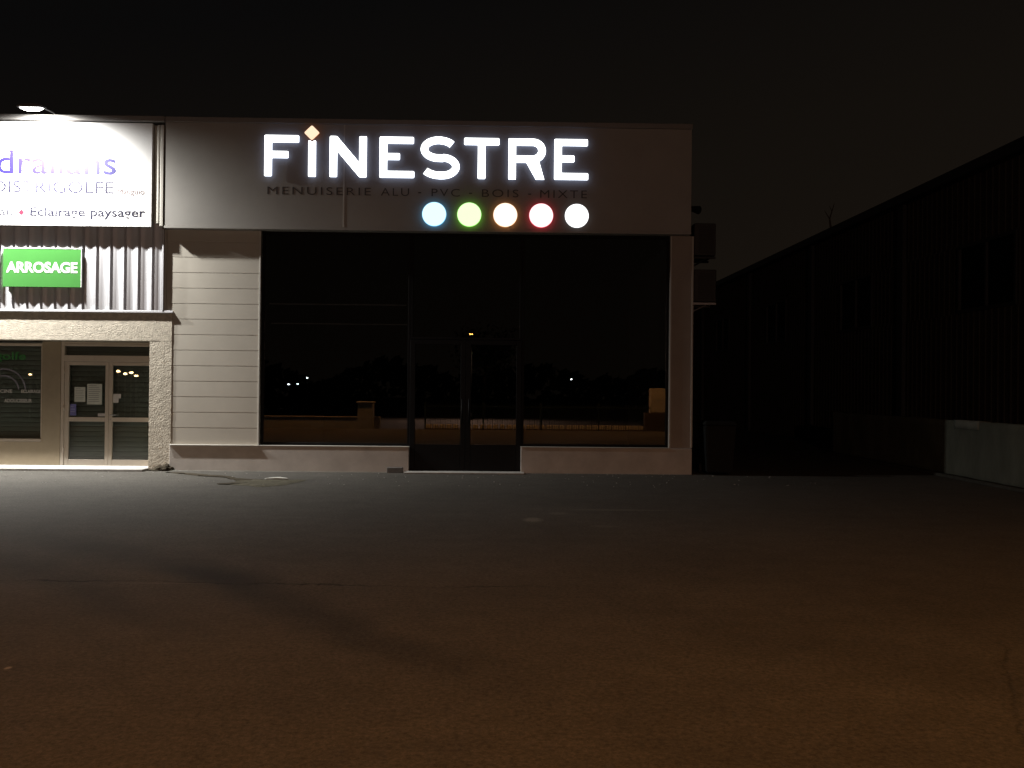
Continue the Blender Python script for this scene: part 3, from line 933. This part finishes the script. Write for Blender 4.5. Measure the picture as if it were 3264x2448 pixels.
# low pale slab over the broken ground
bm = bmesh.new()
pts_ = fillet([(-0.22, -0.02), (-0.10, 0.14), (0.05, 0.17), (0.20, 0.06), (0.23, -0.03), (0.0, -0.05)], 0.05, 3)
A = [bm.verts.new((x, y, 0.0)) for x, y in pts_]
B = [bm.verts.new((x * 0.95, y * 0.95, 0.012 + 0.012 * (1 - abs(x) / 0.25))) for x, y in pts_]
for i in range(len(A)):
    bm.faces.new((A[i], A[(i + 1) % len(A)], B[(i + 1) % len(A)], B[i]))
bm.faces.new(B); bm.faces.new(A[::-1])
o = obj('stone_slab', bm, PALESTONE, None, 'flat pale stone slab lying on the broken asphalt in front of the shop', 'stone')
o.location = (-3.95, -1.5, 0.004)
# dark heap of dirt at the foot of the rough pier
bm = bmesh.new()
bmesh.ops.create_icosphere(bm, subdivisions=4, radius=1.0)
for v in bm.verts:
    n = noise.noise(v.co * 2.3) * 0.35 + noise.noise(v.co * 6) * 0.16
    v.co *= 1 + n
    v.co.x *= 0.25; v.co.y *= 0.10; v.co.z *= 0.13
    v.co.x += 0.0
    if v.co.z < 0:
        v.co.z *= 0.1
    v.co.z *= 0.75 + 0.6 * (v.co.x / 0.25)
o = obj('dirt_heap', bm, DIRT, None, 'low dark heap of dirt at the foot of the rough pier', 'dirt heap', smooth=True)
o.location = (-6.56, -0.06, 0.0)

bm = bmesh.new()
for i in range(420):
    if i % 3:
        x, y, rr = random.uniform(-6.3, 3.8), 0.0 - abs(random.gauss(0, .05)), random.uniform(.004, .011)
    else:
        x, y, rr = random.uniform(-9.5, 6.0), -random.uniform(0.05, 2.5), random.uniform(.005, .013)
    if -1.8 < x < 0.55 and y > -0.3:
        continue
    m4 = Matrix.Translation((x, y, rr * 0.5)) @ Matrix.Diagonal((random.uniform(.8, 1.6), random.uniform(.8, 1.4), random.uniform(.5, .9), 1))
    bmesh.ops.create_icosphere(bm, subdivisions=1, radius=rr, matrix=m4)
obj('gravel', bm, CONCRETE, None, 'loose grit scattered on the asphalt at the foot of the shop front', 'gravel', kind='stuff')

# wheelie bin beside the right corner of the shop
wb = thing('wheelie_bin', 'dark wheeled rubbish bin in the shadow beside the right corner of the shop', 'bin', (4.36, 0.15, 0))
bm = bmesh.new()
def frustum(bm, w0, d0, w1, d1, z0, z1, dy=0.0):
    A = [bm.verts.new((sx * w0 / 2, sy * d0 / 2 + dy * 0, z0)) for sx, sy in ((-1, -1), (1, -1), (1, 1), (-1, 1))]
    B = [bm.verts.new((sx * w1 / 2, sy * d1 / 2 + dy, z1)) for sx, sy in ((-1, -1), (1, -1), (1, 1), (-1, 1))]
    for i in range(4):
        bm.faces.new((A[i], A[(i + 1) % 4], B[(i + 1) % 4], B[i]))
    bm.faces.new(B); bm.faces.new(A[::-1])
    return A + B
frustum(bm, 0.50, 0.55, 0.60, 0.70, 0.06, 0.98)
bmesh.ops.bevel(bm, geom=bm.edges[:], offset=0.02, segments=2, affect='EDGES')
obj('bin_body', bm, PLASTIC, wb)
bm = bmesh.new()
frustum(bm, 0.64, 0.76, 0.56, 0.66, 0.985, 1.06)
bmesh.ops.bevel(bm, geom=bm.edges[:], offset=0.015, segments=2, affect='EDGES')
obj('lid', bm, PLASTIC, wb)
for sx in (-1, 1):
    bm = bmesh.new()
    tube(bm, (sx * 0.245, 0.30, 0.10), (sx * 0.295, 0.30, 0.10), 0.10, n=20)
    obj('wheel', bm, RUBBER, wb)
bm = bmesh.new()
tube(bm, (-0.25, 0.40, 0.97), (0.25, 0.40, 0.97), 0.015)
obj('handle', bm, PLASTIC, wb)

# ------------------------------------------------------------------ two air conditioner units on the right side wall
def ac_unit(z0, z1, x1, label):
    t = thing('air_conditioner', label, 'air conditioner', (3.80, 0.95, z0), 'air conditioner units on the side wall')
    h, w = z1 - z0, x1 - 3.80
    g = 0.16
    bm = bmesh.new()
    box(bm, g, w, -0.42, 0.42, 0.0, h, bev=0.015, seg=2)
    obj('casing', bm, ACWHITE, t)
    bm = bmesh.new()
    for i in range(12):
        zz = h * 0.08 + i * (h * 0.84 / 12)
        box(bm, g + 0.09, w - 0.05, -0.434, -0.4205, zz, zz + h * 0.03)
    obj('grille', bm, ACDARK, t)
    bm = bmesh.new()
    for rr in (0.08, 0.15, 0.22, 0.28):
        n = 32
        for i in range(n):
            a0, a1 = 2 * math.pi * i / n, 2 * math.pi * (i + 1) / n
            rr_ = min(rr, h * 0.45)
            tube(bm, (w + 0.012, rr_ * math.cos(a0), h / 2 + rr_ * math.sin(a0)), (w + 0.012, rr_ * math.cos(a1), h / 2 + rr_ * math.sin(a1)), 0.005, n=5, caps=False)
    obj('fan_guard', bm, ACDARK, t)
    for y in (-0.30, 0.30):
        bm = bmesh.new()
        box(bm, 0.0, w + 0.02, y - 0.02, y + 0.02, -0.045, -0.003)
        box(bm, 0.0, 0.03, y - 0.019, y + 0.019, -0.30, -0.046)
        tube(bm, (0.02, y, -0.27), (w * 0.72, y, -0.045), 0.012, n=8)
        obj('bracket', bm, STEEL if z0 < 4 else ACDARK, t)
    for pz, pr in ((0.35, 0.018), (0.28, 0.012)):
        bm = bmesh.new()
        tube(bm, (0.0, -0.34, h * pz), (g + .01, -0.34, h * pz), pr, n=10)
        obj('refrigerant_pipe', bm, ACDARK, t)
    return t
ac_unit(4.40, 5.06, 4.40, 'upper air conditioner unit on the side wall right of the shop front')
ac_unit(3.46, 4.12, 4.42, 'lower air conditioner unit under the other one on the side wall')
# small unlit spotlight above them
sl = thing('wall_spotlight', 'small dark unlit spotlight on the side wall above the air conditioners', 'spotlight', (3.80, 0.60, 5.30))
bm = bmesh.new()
tube(bm, (0.0, 0, 0.0), (0.14, 0, 0.03), 0.012, n=8)
box(bm, 0.0, 0.02, -0.04, 0.04, -0.05, 0.05)
obj('arm', bm, ACDARK, sl)
bm = bmesh.new()
tube(bm, (0.10, 0.08, 0.09), (0.24, -0.10, 0.02), 0.045, 0.085, n=16)
obj('lamp_head', bm, ACDARK, sl)

# ================================================================== right side: low wall and warehouse
lw = thing('boundary_wall', 'low weathered concrete wall in the dim light at the right edge', 'wall', (9.1, 0, 0))
bm = rough_box(9.02, 9.24, -9.0, 6.5, -0.02, 1.12, 0.12, 0.012, 9.0, 2.0)
shift(bm, lw.location)
obj('wall_body', bm, OLDWALL, lw, smooth=True)
bm = rough_box(9.008, 9.252, -0.95, -0.05, 0.96, 1.13, 0.08, 0.012, 3.0, 4.0)
shift(bm, lw.location)
obj('repaired_corner', bm, OLDPATCH, lw, label='paler repaired corner on the wall top', smooth=True)
bm = rough_box(8.80, 9.0, -9.0, 6.5, -0.03, 0.05, 0.15, 0.010, 4.0, 2.0)
shift(bm, lw.location)
obj('footing', bm, OLDFOOT, lw, smooth=True)

wh = thing('warehouse', 'long dark warehouse receding along the right side', 'warehouse', (11.0, 0, 0))
WX = 11.0
RZ = 6.95
def whp(bm):
    """turned a touch so that its eaves run as they do in the photograph"""
    for v in bm.verts:
        v.co.x -= WX
    return bm
YA, YB = -14.0, 42.0
bm = bmesh.new()
# ribbed wall sheet, with openings left for the windows
wins = [(1.2, 3.6), (8.4, 10.8), (16.0, 18.4), (24.0, 26.4)]
WZ0, WZ1 = 3.55, 5.15
def ribs(y0, y1, z0, z1):
    n = max(2, int((y1 - y0) / 0.25))
    pr = []
    for i in range(n):
        yy = y0 + (y1 - y0) * i / n
        st = (y1 - y0) / n
        pr += [(0.0, yy), (0.0, yy + st * 0.6), (-0.014, yy + st * 0.68), (-0.014, yy + st * 0.92)]
    pr.append((0.0, y1))
    A = [bm.verts.new((WX + dx, yy, z0)) for dx, yy in pr]
    B = [bm.verts.new((WX + dx, yy, z1)) for dx, yy in pr]
    for i in range(len(pr) - 1):
        bm.faces.new((A[i], A[i + 1], B[i + 1], B[i]))
ribs(YA, YB, 0.0, WZ0)
ribs(YA, YB, WZ1, RZ - 0.25)
prev = YA
for (a, b) in wins + [(YB, YB)]:
    ribs(prev, a, WZ0, WZ1)
    prev = b
obj('wall', whp(bm), WAREHOUSE, wh)
bm = bmesh.new()
box(bm, WX - 0.28, WX + 0.15, YA, YB, RZ - 0.25, RZ, bev=0.03, seg=2)
obj('eaves_gutter', whp(bm), WHROOF, wh)
bm = bmesh.new()
vs = [bm.verts.new(c) for c in ((WX + 0.1, YA, RZ - 0.02), (WX + 0.1, YB, RZ - 0.02), (WX + 9, YB, RZ + 1.6), (WX + 9, YA, RZ + 1.6), (WX + 0.1, YA, RZ - 0.2), (WX + 0.1, YB, RZ - 0.2), (WX + 9, YB, RZ + 1.4), (WX + 9, YA, RZ + 1.4))]
for f in ((0, 1, 2, 3), (7, 6, 5, 4), (0, 4, 5, 1), (1, 5, 6, 2), (2, 6, 7, 3), (3, 7, 4, 0)):
    bm.faces.new([vs[i] for i in f])
obj('roof', whp(bm), WHROOF, wh)
for (a, b) in wins:
    bm = bmesh.new()
    fr = 0.08
    for bx_ in ((WX - 0.05, WX + 0.08, a, a + fr, WZ0, WZ1), (WX - 0.05, WX + 0.08, b - fr, b, WZ0, WZ1), (WX - 0.05, WX + 0.08, a + fr, b - fr, WZ0, WZ0 + fr), (WX - 0.05, WX + 0.08, a + fr, b - fr, WZ1 - fr, WZ1), (WX - 0.04, WX + 0.08, (a + b) / 2 - .03, (a + b) / 2 + .03, WZ0 + fr, WZ1 - fr)):
        box(bm, *bx_)
    f = obj('window', whp(bm), WHROOF, wh)
    bm = bmesh.new()
    box(bm, WX + 0.02, WX + 0.03, a + fr, b - fr, WZ0 + fr, WZ1 - fr)
    obj('pane', whp(bm), BLACK, f)
for y in (-6.6, -0.1, 6.4, 13.2, 20.6, 29.0):
    bm = bmesh.new()
    box(bm, WX - 0.14, WX - 0.035, y - 0.16, y + 0.16, 0.0, RZ - 0.255)
    obj('pilaster', whp(bm), WHROOF, wh)
wh.rotation_euler.z = R(0.6)

# bare sprig growing at the warehouse eaves
sg = thing('weed_sprig', 'small bare weed growing out of the warehouse gutter', 'weed', (10.78, 11.4, 6.94))
bm = bmesh.new()
tube(bm, (0, 0, 0), (-0.05, 0.0, 0.35), 0.035, 0.025, n=6)
tube(bm, (-0.05, 0, 0.35), (0.10, 0.0, 0.85), 0.022, 0.008, n=6)
tube(bm, (-0.05, 0, 0.35), (-0.22, 0.0, 0.62), 0.018, 0.006, n=6)
tube(bm, (0.02, 0, 0.60), (0.02, 0.2, 0.80), 0.012, 0.006, n=6)
obj('stem', bm, BARK, sg)

# ================================================================== street side behind the photographer (mirrored in the glass)
def street_lamp(x, y, z, base, label, power, facing=1.0, glow=(1.0, 0.46, 0.12), strength=14.0, spot=150, tilt=0.0, reach=0.0, light_col=None):
    t = thing('street_lamp', label, 'street lamp', (x, y, base), 'street lamps along the road')
    bm = bmesh.new()
    tube(bm, (0, 0, 0), (0, 0, z - base), 0.075, 0.05, n=14)
    tube(bm, (0, 0, 0), (0, 0, 0.5), 0.11, 0.10, n=14)
    obj('pole', bm, DARKPOLE, t, smooth=True)
    bm = bmesh.new()
    tube(bm, (0, 0, z - base - 0.05), (reach, 0.9 * facing, z - base + 0.10), 0.035, 0.03, n=10)
    obj('arm', bm, STEEL, t, smooth=True)
    bm = bmesh.new()
    y0_, y1_ = sorted((0.75 * facing, 1.40 * facing))
    box(bm, reach - 0.15, reach + 0.15, y0_, y1_, z - base + 0.06, z - base + 0.20, bev=0.04, seg=2)
    obj('lamp_head', bm, LAMPGREY, t)
    bm = bmesh.new()
    box(bm, reach - 0.12, reach + 0.12, y0_ + 0.06, y1_ - 0.06, z - base + 0.015, z - base + 0.058, bev=0.015, seg=2)
    obj('lens', bm, emat('street_lamp_glow', glow, strength, False), t)
    if power:
        ld = bpy.data.lights.new('street_lamp_light', 'SPOT')
        ld.energy = power
        ld.color = light_col or glow
        ld.spot_size = R(spot)
        ld.spot_blend = 1.0
        ld.shadow_soft_size = 0.0
        lo = bpy.data.objects.new('street_lamp_light', ld)
        C.objects.link(lo)
        lo.parent = t
        lo.location = (reach, 1.08 * facing, z - base - 0.02)
        lo.rotation_euler = (R(tilt), 0, 0)
    return t
SOD = (1.0, 0.43, 0.12)
street_lamp(-10.9, -20.6, 10.2, -0.30, 'tall orange street lamp behind the garden wall', SODIUM_W, 1, SOD, 14.0, 146, 0.0, 3.6)
street_lamp(8.1, -20.6, 10.2, -0.30, 'tall orange street lamp behind the utility cabinet', SODIUM_W, 1, SOD, 14.0, 146, 0.0, -3.4)
street_lamp(-1.9, -46.0, 5.45, -0.55, 'distant orange street lamp across the road', 4800, 1, (1.0, 0.40, 0.08), 22.0, 176, 35.0, 0.0, (1.0, 0.60, 0.44))

# low pale wall with a square pillar, left part of the street edge
o = obj('garden_wall', bxs((-14.0, -5.2, -22.2, -22.0, -0.56, 0.34), (-14.05, -5.2, -22.24, -21.96, 0.342, 0.38), bev=0.01), CONCRETE, None, 'low grey garden wall across the yard behind the photographer', 'wall')
o = obj('gate_pillar', bxs((-6.1, -5.45, -21.95, -21.35, -0.55, 1.00), (-6.15, -5.40, -22.0, -21.30, 1.002, 1.06), bev=0.01), CONCRETE, None, 'square concrete gate pillar at the end of the garden wall', 'pillar')
# ochre wall with pale coping and picket fence, right part
ow = thing('fence_wall', 'low ochre wall with pale coping blocks behind a picket fence', 'wall', (1.0, -22.6, -0.55))
obj('wall_body', bxs((-4.2, 6.1, -0.1, 0.1, 0.0, 0.42), bev=0.01), OCHRE, ow)
obj('coping_blocks', bxs(*[(-4.2 + 0.30 * i, -4.2 + 0.30 * i + 0.24, -0.12, 0.12, 0.422, 0.60) for i in range(34)], bev=0.01), CREAM, ow)
pf = thing('picket_fence', 'dark green metal picket fence along the street edge', 'fence', (1.0, -22.0, -0.55))
obj('pickets', bxs(*[(-4.2 + 0.11 * i, -4.2 + 0.11 * i + 0.02, -0.01, 0.01, 0.05, 1.55) for i in range(94)]), FENCEMAT, pf)
obj('rail', bxs((-4.2, 6.1, -0.025, -0.011, 0.15, 0.20), (-4.2, 6.1, -0.025, -0.011, 1.40, 1.45)), FENCEMAT, pf)
for i in range(5):
    obj('post', bxs((-4.24 + 2.57 * i, -4.17 + 2.57 * i, -0.07, -0.027, 0.0, 1.62)), FENCEMAT, pf)
ec = thing('utility_cabinet', 'cream utility cabinet on a brown base beside the fence', 'cabinet', (7.1, -22.2, -0.55))
obj('cabinet_base', bxs((-0.55, 0.6, -0.25, 0.25, 0.0, 1.20), bev=0.01), BARK, ec)
obj('cabinet_box', bxs((-0.30, 0.42, -0.2, 0.2, 1.202, 2.30), bev=0.015), CREAM, ec)
obj('cabinet_door', bxs((-0.26, 0.38, 0.201, 0.212, 1.24, 1.72), (-0.26, 0.38, 0.201, 0.212, 1.76, 2.10), bev=0.004), CREAM, ec)

# tree behind the fence
tr = thing('tree', 'small leafy tree across the road behind the picket fence', 'tree', (-1.1, -52.0, -0.55))
tr.scale = (1.55, 1.55, 1.55)
bm = bmesh.new()
tube(bm, (0, 0, 0), (0.05, 0, 2.2), 0.12, 0.08, n=10)
tips = []
for i in range(9):
    a = i * 2.4
    p = Vector((0.05, 0, 2.0 + 0.1 * i)); q = p + Vector((math.cos(a) * random.uniform(.7, 1.3), math.sin(a) * random.uniform(.7, 1.3), random.uniform(.7, 1.8)))
    tube(bm, p, q, 0.045, 0.012, n=7)
    tips += [p.lerp(q, .6), q]
obj('trunk', bm, BARK, tr)
bm = bmesh.new()
for i in range(2600):
    c = random.choice(tips) + Vector((random.gauss(0, .38), random.gauss(0, .38), random.gauss(0, .38)))
    d = Vector((random.gauss(0, 1), random.gauss(0, 1), random.gauss(0, 1))).normalized()
    u = d.orthogonal().normalized(); v_ = d.cross(u)
    s = random.uniform(.04, .09)
    vs = [bm.verts.new(c + u * s * 1.4), bm.verts.new(c + v_ * s * .6), bm.verts.new(c - u * s * 1.4), bm.verts.new(c - v_ * s * .6)]
    bm.faces.new(vs)
obj('crown', bm, LEAF, tr, recalc=False)

# dark belt of trees far across the road
bm = bmesh.new()
for i in range(5200):
    x = random.uniform(-75, 65)
    hgt = 4.5 + 3.2 * noise.noise(Vector((x * 0.11, 3, 0))) + 1.4 * noise.noise(Vector((x * 0.4, 9, 0)))
    c = Vector((x, -96 + random.uniform(-3, 3), -0.55 + hgt * random.random() ** 0.7))
    d = Vector((random.gauss(0, 1), random.gauss(0, 1), random.gauss(0, 1))).normalized()
    u = d.orthogonal().normalized(); v_ = d.cross(u)
    sz = random.uniform(.35, .8)
    bm.faces.new([bm.verts.new(c + u * sz * 1.3), bm.verts.new(c + v_ * sz * .7), bm.verts.new(c - u * sz * 1.3), bm.verts.new(c - v_ * sz * .7)])
obj('far_trees', bm, LEAF, None, 'dark belt of trees far across the road', 'trees', kind='stuff', recalc=False)

# far lamps of the town
WARM = emat('far_lamp_warm', (1.0, 0.66, 0.30), 22.0, False)
COOL = emat('far_lamp_cool', (0.95, 0.97, 1.0), 25.0, False)
def far_lamp(x, y, z, m, r=0.22, label='far street light of the town behind the yard', group='far town lights'):
    t = thing('far_lamp', label, 'lamp', (x, y, -0.55), group)
    bm = bmesh.new()
    tube(bm, (0, 0, 0), (0, 0, z + 0.55 - r * 0.5), 0.05, 0.04, n=8)
    obj('pole', bm, STEEL, t)
    bm = bmesh.new()
    bmesh.ops.create_icosphere(bm, subdivisions=2, radius=r)
    for v in bm.verts:
        v.co.z = v.co.z * 0.55 + z + 0.55
    obj('lamp_globe', bm, m, t, smooth=True)
for x, y, z in ((-21.5, -75, 1.95), (-20.6, -75, 2.0), (-19.6, -75, 2.65), (7.6, -75, 2.75)):
    far_lamp(x, y, z, COOL, 0.11)
for x, y, z in ((-24.55, -40, 2.58), (-24.1, -40, 2.42), (-23.72, -40, 2.50), (-23.4, -40, 2.30)):
    far_lamp(x, y, z, WARM, 0.13, 'warm round lamp of the group across the road', 'warm lamps across the road')
far_lamp(-30.2, -40, 2.32, WARM, 0.10, 'single warm lamp left of the lamp group across the road', 'warm lamps across the road')
